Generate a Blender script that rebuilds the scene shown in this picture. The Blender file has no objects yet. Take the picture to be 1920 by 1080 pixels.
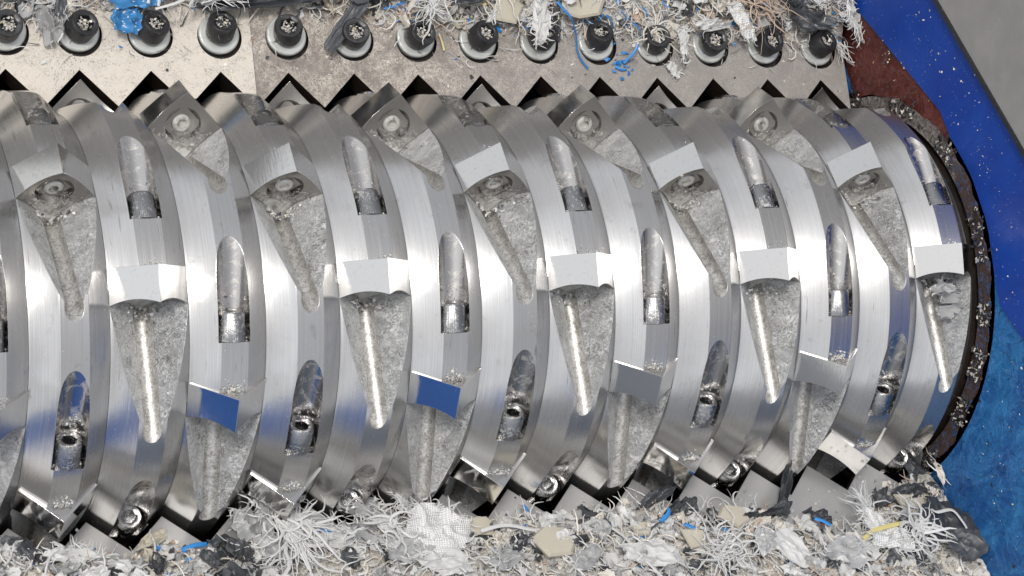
import bpy, bmesh, math, random
from math import sin, cos, pi, radians, sqrt, atan2
from mathutils import Vector, Matrix, noise
S = 0.07                       # one rotor tooth pitch is 70 mm; all lengths below are in pitches
scene = bpy.context.scene
rnd = random.Random(7)

# ------------------------------------------------------------------ camera
cam_d = bpy.data.cameras.new('camera'); cam = bpy.data.objects.new('camera', cam_d)
scene.collection.objects.link(cam); scene.camera = cam
cam_d.sensor_width = 36; cam_d.lens = 3999.66 / 1920 * 36
cam_d.clip_start = 0.05; cam_d.clip_end = 500
cam.location = Vector((-6.2708, -10.4654, 26.4072)) * S
cam.rotation_mode = 'XYZ'; cam.rotation_euler = (0.4358, -0.3963, -0.2110)

# ------------------------------------------------------------------ world + sun
SUN_EL, SUN_AZ = radians(66), radians(262)     # azimuth measured from +Y clockwise (towards +X)
w = bpy.data.worlds.new('World'); scene.world = w; w.use_nodes = True
nt = w.node_tree; nt.nodes.clear()
sky = nt.nodes.new('ShaderNodeTexSky'); sky.sky_type = 'NISHITA'; sky.sun_disc = False
sky.sun_elevation = SUN_EL; sky.sun_rotation = SUN_AZ
sky.air_density = 1.0; sky.dust_density = 2.0; sky.ozone_density = 1.0
hs = nt.nodes.new('ShaderNodeHueSaturation'); hs.inputs['Saturation'].default_value = 0.15
bg = nt.nodes.new('ShaderNodeBackground'); bg.inputs['Strength'].default_value = 0.15
wo = nt.nodes.new('ShaderNodeOutputWorld')
nt.links.new(sky.outputs[0], hs.inputs['Color']); nt.links.new(hs.outputs[0], bg.inputs[0]); nt.links.new(bg.outputs[0], wo.inputs[0])
sd = bpy.data.lights.new('sun', 'SUN'); sun = bpy.data.objects.new('sun', sd); scene.collection.objects.link(sun)
sd.energy = 1.5; sd.specular_factor = 1.0; sd.angle = radians(10); sd.color = (1.0, 0.96, 0.90)
sdir = Vector((sin(SUN_AZ) * cos(SUN_EL), cos(SUN_AZ) * cos(SUN_EL), sin(SUN_EL)))
sun.rotation_euler = sdir.to_track_quat('Z', 'Y').to_euler(); sun.location = sdir * 3
scene.view_settings.view_transform = 'Standard'; scene.view_settings.look = 'None'
scene.view_settings.exposure = 0.18; scene.view_settings.gamma = 1
scene.cycles.max_bounces = 8; scene.cycles.glossy_bounces = 5; scene.cycles.diffuse_bounces = 3

# ------------------------------------------------------------------ object helpers
def link(o): scene.collection.objects.link(o); return o
def tag(o, label=None, cat=None, group=None, kind=None):
    if label: o['label'] = label
    if cat: o['category'] = cat
    if group: o['group'] = group
    if kind: o['kind'] = kind
    return o
def empty(name, loc=(0, 0, 0), rot=(0, 0, 0)):
    o = bpy.data.objects.new(name, None); o.empty_display_size = .02
    o.location = Vector(loc) * S; o.rotation_euler = rot
    return link(o)
def make_mesh(name, verts, faces, mats, midx=None, smooth=None):
    me = bpy.data.meshes.new(name)
    me.from_pydata([tuple(c * S for c in v) for v in verts], [], faces)
    for m in mats: me.materials.append(m)
    if midx: me.polygons.foreach_set('material_index', midx)
    me.validate(); me.update()
    if smooth is not None: shade(me, smooth)
    return me
def shade(me, deg):
    for p in me.polygons: p.use_smooth = True
    me.set_sharp_from_angle(angle=radians(deg))
def obj(name, me, parent=None, loc=(0, 0, 0), rot=(0, 0, 0)):
    o = bpy.data.objects.new(name, me); o.location = Vector(loc) * S; o.rotation_euler = rot
    if parent: o.parent = parent
    return link(o)
class MB:
    """collects vertices, faces and material numbers"""
    def __init__(s): s.v = []; s.f = []; s.m = []
    def add(s, vs, fs, m=0):
        b = len(s.v); s.v += [tuple(v) for v in vs]; s.f += [tuple(b + i for i in f) for f in fs]; s.m += [m] * len(fs)
    def box(s, x0, x1, y0, y1, z0, z1, m=0, M=None):
        vs = [Vector((x, y, z)) for z in (z0, z1) for y in (y0, y1) for x in (x0, x1)]
        if M: vs = [M @ v for v in vs]
        s.add(vs, [(0, 2, 3, 1), (4, 5, 7, 6), (0, 1, 5, 4), (2, 6, 7, 3), (0, 4, 6, 2), (1, 3, 7, 5)], m)
    def prism(s, pts, f0, f1, m=0):
        """pts 2-D outline (counter-clockwise seen from f1 side); f0, f1 map (a, b) to 3-D"""
        n = len(pts); vs = [f0(*p) for p in pts] + [f1(*p) for p in pts]
        s.add(vs, [tuple(range(n - 1, -1, -1)), tuple(range(n, 2 * n))] + [(i, (i + 1) % n, n + (i + 1) % n, n + i) for i in range(n)], m)
    def tube(s, pts, r, n=4, m=0, flat=1.0, taper=True):
        """thin tube or ribbon along points"""
        b = len(s.v); P = [Vector(p) for p in pts]; k = len(P); up = Vector((.3, .2, 1)).normalized()
        for i, p in enumerate(P):
            t = (P[min(i + 1, k - 1)] - P[max(i - 1, 0)])
            if t.length < 1e-9: t = Vector((1, 0, 0))
            t.normalize(); a = t.cross(up)
            if a.length < 1e-3: a = t.orthogonal()
            a.normalize(); c = a.cross(t)
            rr = r * (1 - .75 * (i / (k - 1)) ** 3) if taper else r
            for j in range(n):
                an = 2 * pi * j / n
                s.v.append(tuple(p + a * cos(an) * rr + c * sin(an) * rr * flat))
        for i in range(k - 1):
            for j in range(n):
                s.f.append((b + i * n + j, b + i * n + (j + 1) % n, b + (i + 1) * n + (j + 1) % n, b + (i + 1) * n + j)); s.m.append(m)
        s.f.append(tuple(b + j for j in range(n - 1, -1, -1))); s.m.append(m)
        s.f.append(tuple(b + (k - 1) * n + j for j in range(n))); s.m.append(m)
    def mesh(s, name, mats, smooth=None): return make_mesh(name, s.v, s.f, mats, s.m, smooth)

# ------------------------------------------------------------------ materials
class Mat:
    def __init__(s, name):
        s.m = bpy.data.materials.new(name); s.m.use_nodes = True; s.t = s.m.node_tree; s.t.nodes.clear()
        s.b = s.n('ShaderNodeBsdfPrincipled'); o = s.n('ShaderNodeOutputMaterial'); s.l(s.b.outputs[0], o.inputs[0])
        tc = s.n('ShaderNodeTexCoord'); mp = s.n('ShaderNodeMapping'); mp.inputs['Scale'].default_value = (1 / S,) * 3
        s.l(tc.outputs['Object'], mp.inputs[0]); s.co = mp.outputs[0]
        oi = s.n('ShaderNodeObjectInfo'); s.rand = oi.outputs['Random']
        ad = s.n('ShaderNodeVectorMath'); ad.operation = 'MULTIPLY_ADD'
        cx = s.n('ShaderNodeCombineXYZ'); s.l(s.rand, cx.inputs[0]); s.l(s.rand, cx.inputs[1]); s.l(s.rand, cx.inputs[2])
        s.l(cx.outputs[0], ad.inputs[0]); ad.inputs[1].default_value = (37, 91, 53); s.l(s.co, ad.inputs[2]); s.cr = ad.outputs[0]
    def n(s, t): return s.t.nodes.new(t)
    def l(s, a, b): s.t.links.new(a, b)
    def set(s, **k):
        for a, v in k.items():
            i = s.b.inputs[a.replace('_', ' ')]
            if hasattr(v, 'links') or hasattr(v, 'is_output'): s.l(v, i)
            else: i.default_value = v if not (isinstance(v, tuple) and len(v) == 3 and i.type == 'RGBA') else (*v, 1)
        return s
    def noise(s, sc, det=4, rough=.55, dist=0, co=None, stretch=None):
        v = co or s.cr
        if stretch:
            mp = s.n('ShaderNodeMapping'); mp.inputs['Scale'].default_value = stretch; s.l(v, mp.inputs[0]); v = mp.outputs[0]
        x = s.n('ShaderNodeTexNoise'); x.inputs['Scale'].default_value = sc; x.inputs['Detail'].default_value = det
        x.inputs['Roughness'].default_value = rough; x.inputs['Distortion'].default_value = dist; s.l(v, x.inputs['Vector']); return x.outputs['Fac']
    def voro(s, sc, co=None, out='Distance', feat='F1', stretch=None):
        v = co or s.cr
        if stretch:
            mp = s.n('ShaderNodeMapping'); mp.inputs['Scale'].default_value = stretch; s.l(v, mp.inputs[0]); v = mp.outputs[0]
        x = s.n('ShaderNodeTexVoronoi'); x.feature = feat; x.inputs['Scale'].default_value = sc; s.l(v, x.inputs['Vector']); return x.outputs[out]
    def ramp(s, f, *st):
        r = s.n('ShaderNodeValToRGB'); e = r.color_ramp.elements
        while len(e) < len(st): e.new(.5)
        for el, (p, c) in zip(e, st):
            el.position = p; el.color = (*c, 1) if isinstance(c, tuple) else (c, c, c, 1)
        s.l(f, r.inputs[0]); return r.outputs[0]
    def mix(s, f, a, b, mode='MIX'):
        x = s.n('ShaderNodeMix'); x.data_type = 'RGBA'; x.blend_type = mode
        for i, v in ((0, f), (6, a), (7, b)):
            if hasattr(v, 'is_output'): s.l(v, x.inputs[i])
            elif i: x.inputs[i].default_value = (*v, 1) if isinstance(v, tuple) else (v, v, v, 1)
            else: x.inputs[0].default_value = v
        return x.outputs[2]
    def hair(s, sc, wd=.02, dist=1.5, co=None, stretch=None):
        f = s.noise(sc, 2, .5, dist, co, stretch)
        return s.ramp(s.math('ABSOLUTE', s.math('SUBTRACT', f, .5)), (wd * .35, 1.0), (wd, 0.0))
    def math(s, op, a, b=0.0, c=None):
        x = s.n('ShaderNodeMath'); x.operation = op
        for i, v in enumerate((a, b) if c is None else (a, b, c)):
            if hasattr(v, 'is_output'): s.l(v, x.inputs[i])
            else: x.inputs[i].default_value = v
        return x.outputs[0]
    def bump(s, h, st=.3, dist=.01, prev=None):
        x = s.n('ShaderNodeBump'); x.inputs['Strength'].default_value = st; x.inputs['Distance'].default_value = dist * S
        s.l(h, x.inputs['Height'])
        if prev: s.l(prev, x.inputs['Normal'])
        return x.outputs[0]
    def bevel(s, r=.008):
        x = s.n('ShaderNodeBevel'); x.samples = 3; x.inputs['Radius'].default_value = r * S; return x.outputs[0]

def mat_turned():
    M = Mat('turned_steel')
    sp = M.n('ShaderNodeSeparateXYZ'); M.l(M.co, sp.inputs[0])
    ang = M.math('ARCTAN2', sp.outputs[1], sp.outputs[2])
    cb = M.n('ShaderNodeCombineXYZ'); M.l(M.math('MULTIPLY_ADD', M.rand, 9.0, sp.outputs[0]), cb.inputs[0]); M.l(ang, cb.inputs[1])
    M.l(M.math('MULTIPLY', M.rand, 5.0), cb.inputs[2]); c = cb.outputs[0]
    fine = M.noise(1, 3, .6, 0, c, (150, 1.6, 1)); mid = M.noise(1, 3, .55, 0, c, (22, 1.1, 1)); big = M.noise(1.6, 3, .5, 0, M.cr)
    stain = M.ramp(M.noise(5, 5, .6), (.62, 0.0), (.74, 1.0))
    scr = M.ramp(M.noise(1, 2, .5, .4, c, (26, 5.5, 1)), (.70, 0.0), (.78, 1.0))
    spec = M.ramp(M.voro(17), (.045, 1.0), (.075, 0.0))
    specm = M.math('MULTIPLY', spec, M.ramp(M.noise(2.2), (.50, 0.0), (.62, 1.0)))
    col = M.mix(M.ramp(fine, (.3, 0.0), (.7, 1.0)), (.57, .565, .56), (.68, .675, .67))
    col = M.mix(M.ramp(big, (.4, 0.0), (.62, .4)), col, (.55, .53, .51))
    col = M.mix(M.math('MULTIPLY', stain, .35), col, (.30, .285, .27))
    col = M.mix(M.math('MULTIPLY', scr, .55), col, (.16, .155, .15))
    col = M.mix(specm, col, (.8, .78, .74))
    rg = M.math('ADD', M.math('MULTIPLY', mid, .16), M.math('MULTIPLY', big, .14))
    rg = M.math('ADD', rg, .09); rg = M.math('ADD', rg, M.math('MULTIPLY', specm, .4))
    tg = M.n('ShaderNodeTangent'); tg.direction_type = 'RADIAL'; tg.axis = 'X'
    h = M.math('ADD', M.math('MULTIPLY', fine, .5), M.math('MULTIPLY', mid, .8))
    M.set(Base_Color=col, Metallic=M.math('SUBTRACT', .93, M.math('MULTIPLY', specm, .93)), Roughness=rg, Anisotropic=.75, Anisotropic_Rotation=.25,
          Normal=M.bump(h, .22, .012, M.bevel(.012)))
    M.l(tg.outputs[0], M.b.inputs['Tangent'])
    return M.m
def mat_pocket():
    M = Mat('scuffed_steel')
    a = M.noise(9, 7, .68, 1.2); b = M.noise(30, 5, .7, 1.6); g = M.noise(2.2, 3)
    d = M.ramp(M.math('ADD', M.math('MULTIPLY', a, .5), M.math('MULTIPLY', b, .5)), (.42, 0.0), (.50, .3), (.57, 1.0))
    hh = M.math('MAXIMUM', M.hair(6, .05, 2.2), M.hair(10, .06, 3.0)); hh = M.math('MULTIPLY', hh, M.ramp(M.noise(4, 4), (.38, .25), (.55, 1.0)))
    d = M.math('MAXIMUM', M.math('MULTIPLY', d, .8), hh)
    col = M.mix(d, (.50, .50, .495), (.93, .93, .925))
    col = M.mix(M.ramp(g, (.36, .3), (.5, 0.0)), col, (.34, .33, .32))
    col = M.mix(M.math('MULTIPLY', M.math('MULTIPLY', M.hair(7, .04, 2.6), M.ramp(M.noise(3), (.45, 0.0), (.6, 1.0))), .7), col, (.12, .11, .10))
    M.set(Base_Color=col, Metallic=M.math('SUBTRACT', .72, M.math('MULTIPLY', d, .5)), Roughness=M.math('ADD', .24, M.math('MULTIPLY', b, .34)),
          Normal=M.bump(M.math('ADD', M.math('ADD', a, b), M.math('MULTIPLY', hh, .35)), .9, .04, M.bevel(.012)))
    return M.m
def mat_gutter():
    M = Mat('drilled_steel')
    a = M.noise(14, 6, .65, .8); r = M.noise(1, 3, .6, 0, None, (3, 34, 34)); g = M.noise(3, 3)
    col = M.mix(M.ramp(a, (.32, 0.0), (.52, 1.0)), (.38, .36, .33), (.66, .65, .63))
    col = M.mix(M.ramp(g, (.34, .4), (.5, 0.0)), col, (.20, .185, .165))
    hg = M.math('MULTIPLY', M.hair(9, .05, 2.5), M.ramp(M.noise(4), (.42, 0.0), (.55, .8))); col = M.mix(hg, col, (.80, .78, .74)); col = M.mix(M.math('MULTIPLY', M.hair(7, .04, 2.0), .5), col, (.14, .125, .105))
    M.set(Base_Color=col, Metallic=.7, Roughness=M.math('ADD', .30, M.math('MULTIPLY', a, .34)),
          Normal=M.bump(M.math('ADD', a, M.math('MULTIPLY', r, .4)), .28, .015, M.bevel(.012)))
    return M.m
def mat_slot():
    M = Mat('bored_steel')
    a = M.noise(7, 6, .7, .6); sp = M.n('ShaderNodeSeparateXYZ'); M.l(M.co, sp.inputs[0]); d = M.ramp(a, (.50, 0.0), (.66, 1.0)); hh = M.math('MULTIPLY', M.hair(16, .03, 2.5), d)
    col = M.mix(M.math('MULTIPLY', d, .5), (.56, .545, .53), (.38, .355, .33)); hh = M.math('MAXIMUM', hh, M.math('MULTIPLY', M.hair(8, .04, 2.5), M.ramp(a, (.52, 0.0), (.62, .6)))); col = M.mix(hh, col, (.78, .75, .70))
    M.set(Base_Color=col, Metallic=M.math('SUBTRACT', 1.0, M.math('MULTIPLY', hh, .7)), Roughness=M.math('ADD', .20, M.math('MULTIPLY', d, .26)), Normal=M.bump(a, .15, .012, M.bevel(.012)))
    return M.m
def mat_knife():
    M = Mat('ground_steel')
    st = M.noise(1, 3, .6, 0, None, (60, 4, 4)); a = M.noise(16, 5, .6)
    spec = M.ramp(M.voro(15), (.04, 1.0), (.07, 0.0)); sm = M.math('MULTIPLY', spec, M.ramp(M.noise(3), (.5, 0.0), (.6, 1.0)))
    col = M.mix(M.ramp(a, (.55, 0.0), (.75, .35)), (.66, .65, .635), (.45, .43, .41)); col = M.mix(sm, col, (.75, .7, .62))
    M.set(Base_Color=col, Metallic=M.math('SUBTRACT', 1.0, sm), Roughness=M.math('ADD', .05, M.math('MULTIPLY', a, .10)), Normal=M.bump(st, .04, .01, M.bevel(.009)))
    return M.m
def mat_dish():
    M = Mat('dusty_dish_steel')
    sp = M.n('ShaderNodeSeparateXYZ'); M.l(M.co, sp.inputs[0])
    a = M.noise(11, 7, .7, 1.4); low = M.math('MULTIPLY_ADD', sp.outputs[2], -0.9, 2.42)
    d = M.ramp(M.math('ADD', a, low), (.52, 0.0), (.62, .4), (.72, 1.0))
    col = M.mix(d, (.40, .385, .37), (.66, .65, .62)); dk = M.ramp(M.noise(6, 4), (.55, 0.0), (.68, .8)); col = M.mix(M.math('MULTIPLY', dk, d), col, (.08, .075, .06))
    M.set(Base_Color=col, Metallic=M.math('SUBTRACT', 1.0, M.math('MULTIPLY', d, .5)), Roughness=M.math('ADD', .22, M.math('MULTIPLY', d, .35)),
          Normal=M.bump(M.math('MULTIPLY', a, d), .9, .03, M.bevel(.008)))
    return M.m
def mat_screw():
    M = Mat('dusty_screw_steel')
    a = M.noise(22, 6, .7, .9); b = M.noise(4, 4, .6); d = M.ramp(M.math('ADD', M.math('MULTIPLY', a, .6), M.math('MULTIPLY', b, .4)), (.53, 0.0), (.64, .85))
    M.set(Base_Color=M.mix(d, (.36, .36, .365), (.66, .645, .62)), Metallic=M.math('SUBTRACT', 1.0, M.math('MULTIPLY', d, .75)),
          Roughness=M.math('ADD', .2, M.math('MULTIPLY', d, .35)), Normal=M.bump(a, .35, .015, M.bevel(.012)))
    return M.m
def mat_black():
    M = Mat('black_oxide'); a = M.noise(20, 5, .6); sp = M.math('MULTIPLY', M.ramp(M.voro(16), (.06, 1.0), (.10, 0.0)), M.ramp(a, (.48, 0.0), (.56, 1.0)))
    M.set(Base_Color=M.mix(sp, M.mix(a, (.006, .006, .007), (.026, .026, .030)), (.6, .57, .52)), Metallic=.0, Roughness=M.math('ADD', .22, M.math('MULTIPLY', a, .35)),
          Specular_IOR_Level=.8, Normal=M.bump(a, .3, .01, M.bevel(.014)))
    return M.m
def mat_zinc():
    M = Mat('zinc_plating'); a = M.noise(7, 5, .6)
    M.set(Base_Color=M.mix(a, (.64, .66, .63), (.80, .81, .78)), Metallic=.55, Roughness=M.math('ADD', .25, M.math('MULTIPLY', a, .2)), Normal=M.bump(a, .25, .015, M.bevel(.02)))
    return M.m
def mat_upper(k):
    M = Mat('dusty_plate' + ('_light' if k else '_brown'))
    f = M.noise(13, 7, .75, 1.5); g = M.noise(1.3, 4); sw = M.noise(26, 4, .7, 2.0)
    dk = M.ramp(M.voro(13, None, 'Distance', 'F1', (1, 1.8, 1)), (.09, 1.0), (.15, 0.0))
    dust = M.ramp(M.math('ADD', M.math('MULTIPLY', f, .6), M.math('MULTIPLY', sw, .4)), (.38 if k else .46, 0.0), (.46 if k else .55, 1.0))
    hh = M.math('MAXIMUM', M.hair(7, .035, 2.0), M.hair(12, .04, 3.0)); hh = M.math('MULTIPLY', hh, M.ramp(M.noise(3.5, 4), (.38, .1), (.56, 1.0))); pt = M.ramp(M.noise(2.6, 5, .6, .6), (.42, 0.0), (.58, 1.0))
    if not k: dust = M.math('MULTIPLY', dust, M.math('MULTIPLY_ADD', pt, .75, .18))
    base = (.50, .45, .40) if k else (.25, .215, .195)
    top = (.74, .68, .60) if k else (.60, .545, .48)
    col = M.mix(dust, base, top); col = M.mix(M.math('MULTIPLY', dk, M.ramp(g, (.4, .9), (.6, .2))), col, (.10, .085, .07))
    col = M.mix(M.math('MULTIPLY', hh, .5 if k else .65), col, (.80, .74, .66)); col = M.mix(M.math('MULTIPLY', M.hair(9, .025, 3.0), M.math('MULTIPLY', M.ramp(M.noise(5, 3), (.48, 0.0), (.58, 1.0)), .8)), col, (.14, .12, .10))
    if not k:
        sp = M.n('ShaderNodeSeparateXYZ'); M.l(M.co, sp.inputs[0])
        gx = M.ramp(M.math('MULTIPLY_ADD', M.math('ADD', sp.outputs[0], M.math('MULTIPLY', g, 4.0)), 1 / 14, -.15), (.40, 0.0), (.66, 1.0))  # fall-off of light towards the right end, put into the plate's colour
        col = M.mix(M.math('MULTIPLY', gx, .72), col, M.mix(M.ramp(sw, (.6, 0.0), (.72, 1.0)), (.33, .31, .295), (.56, .53, .50)))
    M.set(Base_Color=col, Metallic=0.0 if k else .12, Roughness=.55, Normal=M.bump(M.math('ADD', f, sw), .55, .025))
    return M.m
def mat_lower():
    M = Mat('ground_plate'); a = M.noise(1, 4, .6, 0, None, (6, 40, 6)); b = M.noise(2.2, 5, .6); sp = M.ramp(M.voro(16), (.05, 1.0), (.09, 0.0))
    sm = M.math('MULTIPLY', sp, M.ramp(M.noise(4), (.42, 0.0), (.55, 1.0)))
    M.set(Base_Color=M.mix(sm, M.mix(b, (.42, .415, .41), (.54, .535, .53)), (.75, .7, .64)), Metallic=M.math('SUBTRACT', .7, M.math('MULTIPLY', sm, .7)),
          Roughness=M.math('ADD', .42, M.math('MULTIPLY', b, .22)), Normal=M.bump(a, .12, .01, M.bevel(.012)))
    return M.m
def mat_paint(name, c0, c1, chip, flecks=.5, scuff=.3):
    M = Mat(name); a = M.noise(1.4, 5, .6); s1 = M.noise(1, 6, .65, 1.5, None, (5, 2.2, 1.3)); s2 = M.noise(5, 6, .7, 1.0)
    f = M.ramp(M.voro(11, None, 'Distance', 'F1', (1, 1, 1.6)), (.05, 1.0), (.085, 0.0)); fm = M.math('MULTIPLY', f, M.ramp(M.noise(1.1, 3), (.62 - flecks * .25, 0.0), (.74 - flecks * .25, 1.0)))
    sc = M.ramp(s1, (.66 - scuff * .22, 0.0), (.80 - scuff * .2, 1.0))
    col = M.mix(M.ramp(a, (.35, 0.0), (.7, 1.0)), c0, c1); col = M.mix(M.math('MULTIPLY', sc, .35), col, tuple(min(1, x * 1.5 + .05) for x in c1)); col = M.mix(M.math('MULTIPLY', M.ramp(M.noise(1, 5, .7, .8, None, (3, 9, 3.0)), (.56, 0.0), (.66, 1.0)), .5 * scuff), col, tuple(x * .35 for x in c0)); col = M.mix(M.math('MULTIPLY', M.ramp(M.noise(1, 6, .75, 1.2, None, (5, 14, 5)), (.60, 0.0), (.68, 1.0)), .6 * scuff), col, (.10, .30, .48))
    col = M.mix(M.ramp(s2, (.70 - scuff * .08, 0.0), (.73 - scuff * .08, 1.0)), col, chip); col = M.mix(fm, col, (.62, .60, .52))
    M.set(Base_Color=col, Roughness=M.math('ADD', .28, M.math('MULTIPLY', s1, .3)), Normal=M.bump(M.math('ADD', s1, M.math('MULTIPLY', s2, scuff * 1.5)), .25 + scuff * .6, .05))
    return M.m
def mat_plain(name, c0, c1, rough=.6, sc=6, trans=0.0, metallic=0.0, bumps=.4):
    M = Mat(name); a = M.noise(sc, 5, .65, .6); gm = M.n('ShaderNodeNewGeometry')
    r = M.math('ADD', M.math('MULTIPLY', gm.outputs['Random Per Island'], .7), M.math('MULTIPLY', a, .3))
    M.set(Base_Color=M.mix(r, c0, c1), Roughness=rough, Metallic=metallic, Normal=M.bump(a, bumps, .02))
    if trans:
        tr = M.n('ShaderNodeBsdfTranslucent'); M.l(M.mix(r, c0, c1), tr.inputs[0]); mx = M.n('ShaderNodeMixShader'); mx.inputs[0].default_value = trans
        M.l(M.b.outputs[0], mx.inputs[1]); M.l(tr.outputs[0], mx.inputs[2])
        out = [n for n in M.t.nodes if n.type == 'OUTPUT_MATERIAL'][0]; M.l(mx.outputs[0], out.inputs[0])
    return M.m
def mat_dotfilm():
    M = Mat('dotted_blue_film'); v = M.voro(11, None, 'Distance', 'F1', (1, 1.6, 1)); a = M.noise(6, 4)
    d = M.ramp(v, (.16, 1.0), (.22, 0.0)); M.set(Base_Color=M.mix(d, M.mix(a, (.025, .14, .36), (.07, .28, .55)), M.mix(a, (.62, .55, .42), (.72, .74, .74))), Roughness=.25, Normal=M.bump(a, .4, .03))
    return M.m
def mat_weave(name, stripe=False):
    M = Mat(name); wv = M.n('ShaderNodeTexWave'); wv.inputs['Scale'].default_value = 9; wv.inputs['Distortion'].default_value = 1.2; M.l(M.cr, wv.inputs[0])
    w2 = M.n('ShaderNodeTexWave'); w2.bands_direction = 'Y'; w2.inputs['Scale'].default_value = 12; w2.inputs['Distortion'].default_value = 1.2; M.l(M.cr, w2.inputs[0])
    h = M.math('ADD', wv.outputs[1], w2.outputs[1]); a = M.noise(5, 4)
    M.set(Base_Color=M.mix(M.ramp(h, (.3, 0.0), (1.0, 1.0)), (.58, .58, .57), (.80, .80, .79)), Roughness=.45, Normal=M.bump(h, .5, .02))
    return M.m
T_TURN, T_POCK, T_GUT = mat_turned(), mat_pocket(), mat_gutter(); T_SLOT = mat_slot()
T_KNIFE, T_DISH, T_SCREW = mat_knife(), mat_dish(), mat_screw()
T_BLACK, T_ZINC = mat_black(), mat_zinc()
T_UPL, T_UPB, T_LOW = mat_upper(1), mat_upper(0), mat_lower()
T_BLUE = mat_paint('deep_blue_paint', (.002, .036, .27), (.004, .055, .34), (.01, .01, .012), 1.2, .05)
T_BLUE2 = mat_paint('scuffed_blue_paint', (.004, .065, .27), (.015, .17, .42), (.012, .014, .02), 1.2, .95)
T_BLUE3 = mat_paint('clean_blue_paint', (.006, .075, .32), (.008, .10, .40), (.012, .012, .015), .2, .1)
T_BLUE2.node_tree.nodes['Principled BSDF'].inputs['Roughness'].default_value = .5
T_BLUE3.node_tree.nodes['Principled BSDF'].inputs['Specular IOR Level'].default_value = .1
T_RED = mat_paint('red_primer', (.05, .007, .005), (.12, .016, .009), (.010, .007, .007), .9, 1.0)
def mat_rim():
    M = Mat('worn_rim'); sp = M.n('ShaderNodeSeparateXYZ'); M.l(M.co, sp.inputs[0]); a = M.noise(5, 7, .7, .8); b = M.noise(14, 5, .7, 1)
    up = M.ramp(M.math('ADD', M.math('MULTIPLY', sp.outputs[1], .25), M.math('MULTIPLY', a, .8)), (.52, 0.0), (.70, 1.0))
    dust = M.mix(M.ramp(b, (.38, 0.0), (.6, 1.0)), (.035, .016, .011), (.30, .27, .255)); bl = M.mix(M.ramp(a, (.4, 0.0), (.7, 1.0)), (.012, .085, .28), (.08, .2, .40))
    bl = M.mix(M.ramp(b, (.38, 0.0), (.48, 1.0)), bl, M.mix(a, (.012, .008, .007), (.12, .06, .04)))
    M.set(Base_Color=M.mix(up, bl, dust), Roughness=.5, Normal=M.bump(M.math('ADD', a, b), .9, .08)); return M.m
T_RIM = mat_rim()
T_DGREY = mat_paint('dark_grey_paint', (.07, .095, .14), (.11, .13, .17), (.05, .05, .05), .2, .3)
T_GREY = mat_paint('grey_paint', (.25, .245, .24), (.30, .29, .285), (.2, .19, .18), -.6, 0.0)
T_DARK = mat_paint('shade_brown_steel', (.010, .008, .007), (.03, .018, .013), (.05, .035, .03), .3, .3)  # dark brown steel; its near-black tone puts gap and recess shade into colour
T_WHITE = mat_plain('white_fibre', (.66, .655, .645), (.88, .88, .87), .5, 8, .25)
T_FILM = mat_plain('milky_film', (.42, .42, .42), (.66, .665, .67), .28, 5, .35)
T_CREAM = mat_plain('cream_flakes', (.42, .385, .335), (.84, .80, .73), .5, 8)
T_BEIGE = mat_plain('beige_plastic', (.44, .40, .32), (.56, .52, .43), .35, 4)
T_CHAR = mat_plain('charcoal_film', (.03, .032, .037), (.10, .105, .115), .42, 6, 0, 0, .8)
T_BLUES = mat_plain('bright_blue_plastic', (.015, .16, .50), (.05, .30, .70), .35, 6)
T_YEL = mat_plain('yellow_plastic', (.62, .52, .18), (.78, .72, .38), .4, 6)
T_PINK = mat_plain('tan_plastic', (.42, .30, .22), (.62, .50, .40), .5, 6)
T_DOT = mat_dotfilm(); T_WEAVE = mat_weave('woven_white_plastic')
DEB = [T_CREAM, T_WHITE, T_CHAR, T_BLUES, T_PINK, T_YEL, T_BEIGE, T_FILM]

# ------------------------------------------------------------------ geometry constants
R = 3.2805; RF = 3.07; TH0 = -0.2005
UY, UZ, UT = 3.2469, 1.0427, 0.20
LY, LZ, LT = -3.3526, 0.3514, 0.294
def U(x, d, h=0.0): return Vector((x, UY + d * cos(UT) - h * sin(UT), UZ + d * sin(UT) + h * cos(UT)))
def L(x, d, h=0.0): return Vector((x, LY - d * cos(LT) + h * sin(LT), LZ + d * sin(LT) + h * cos(LT)))

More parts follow.
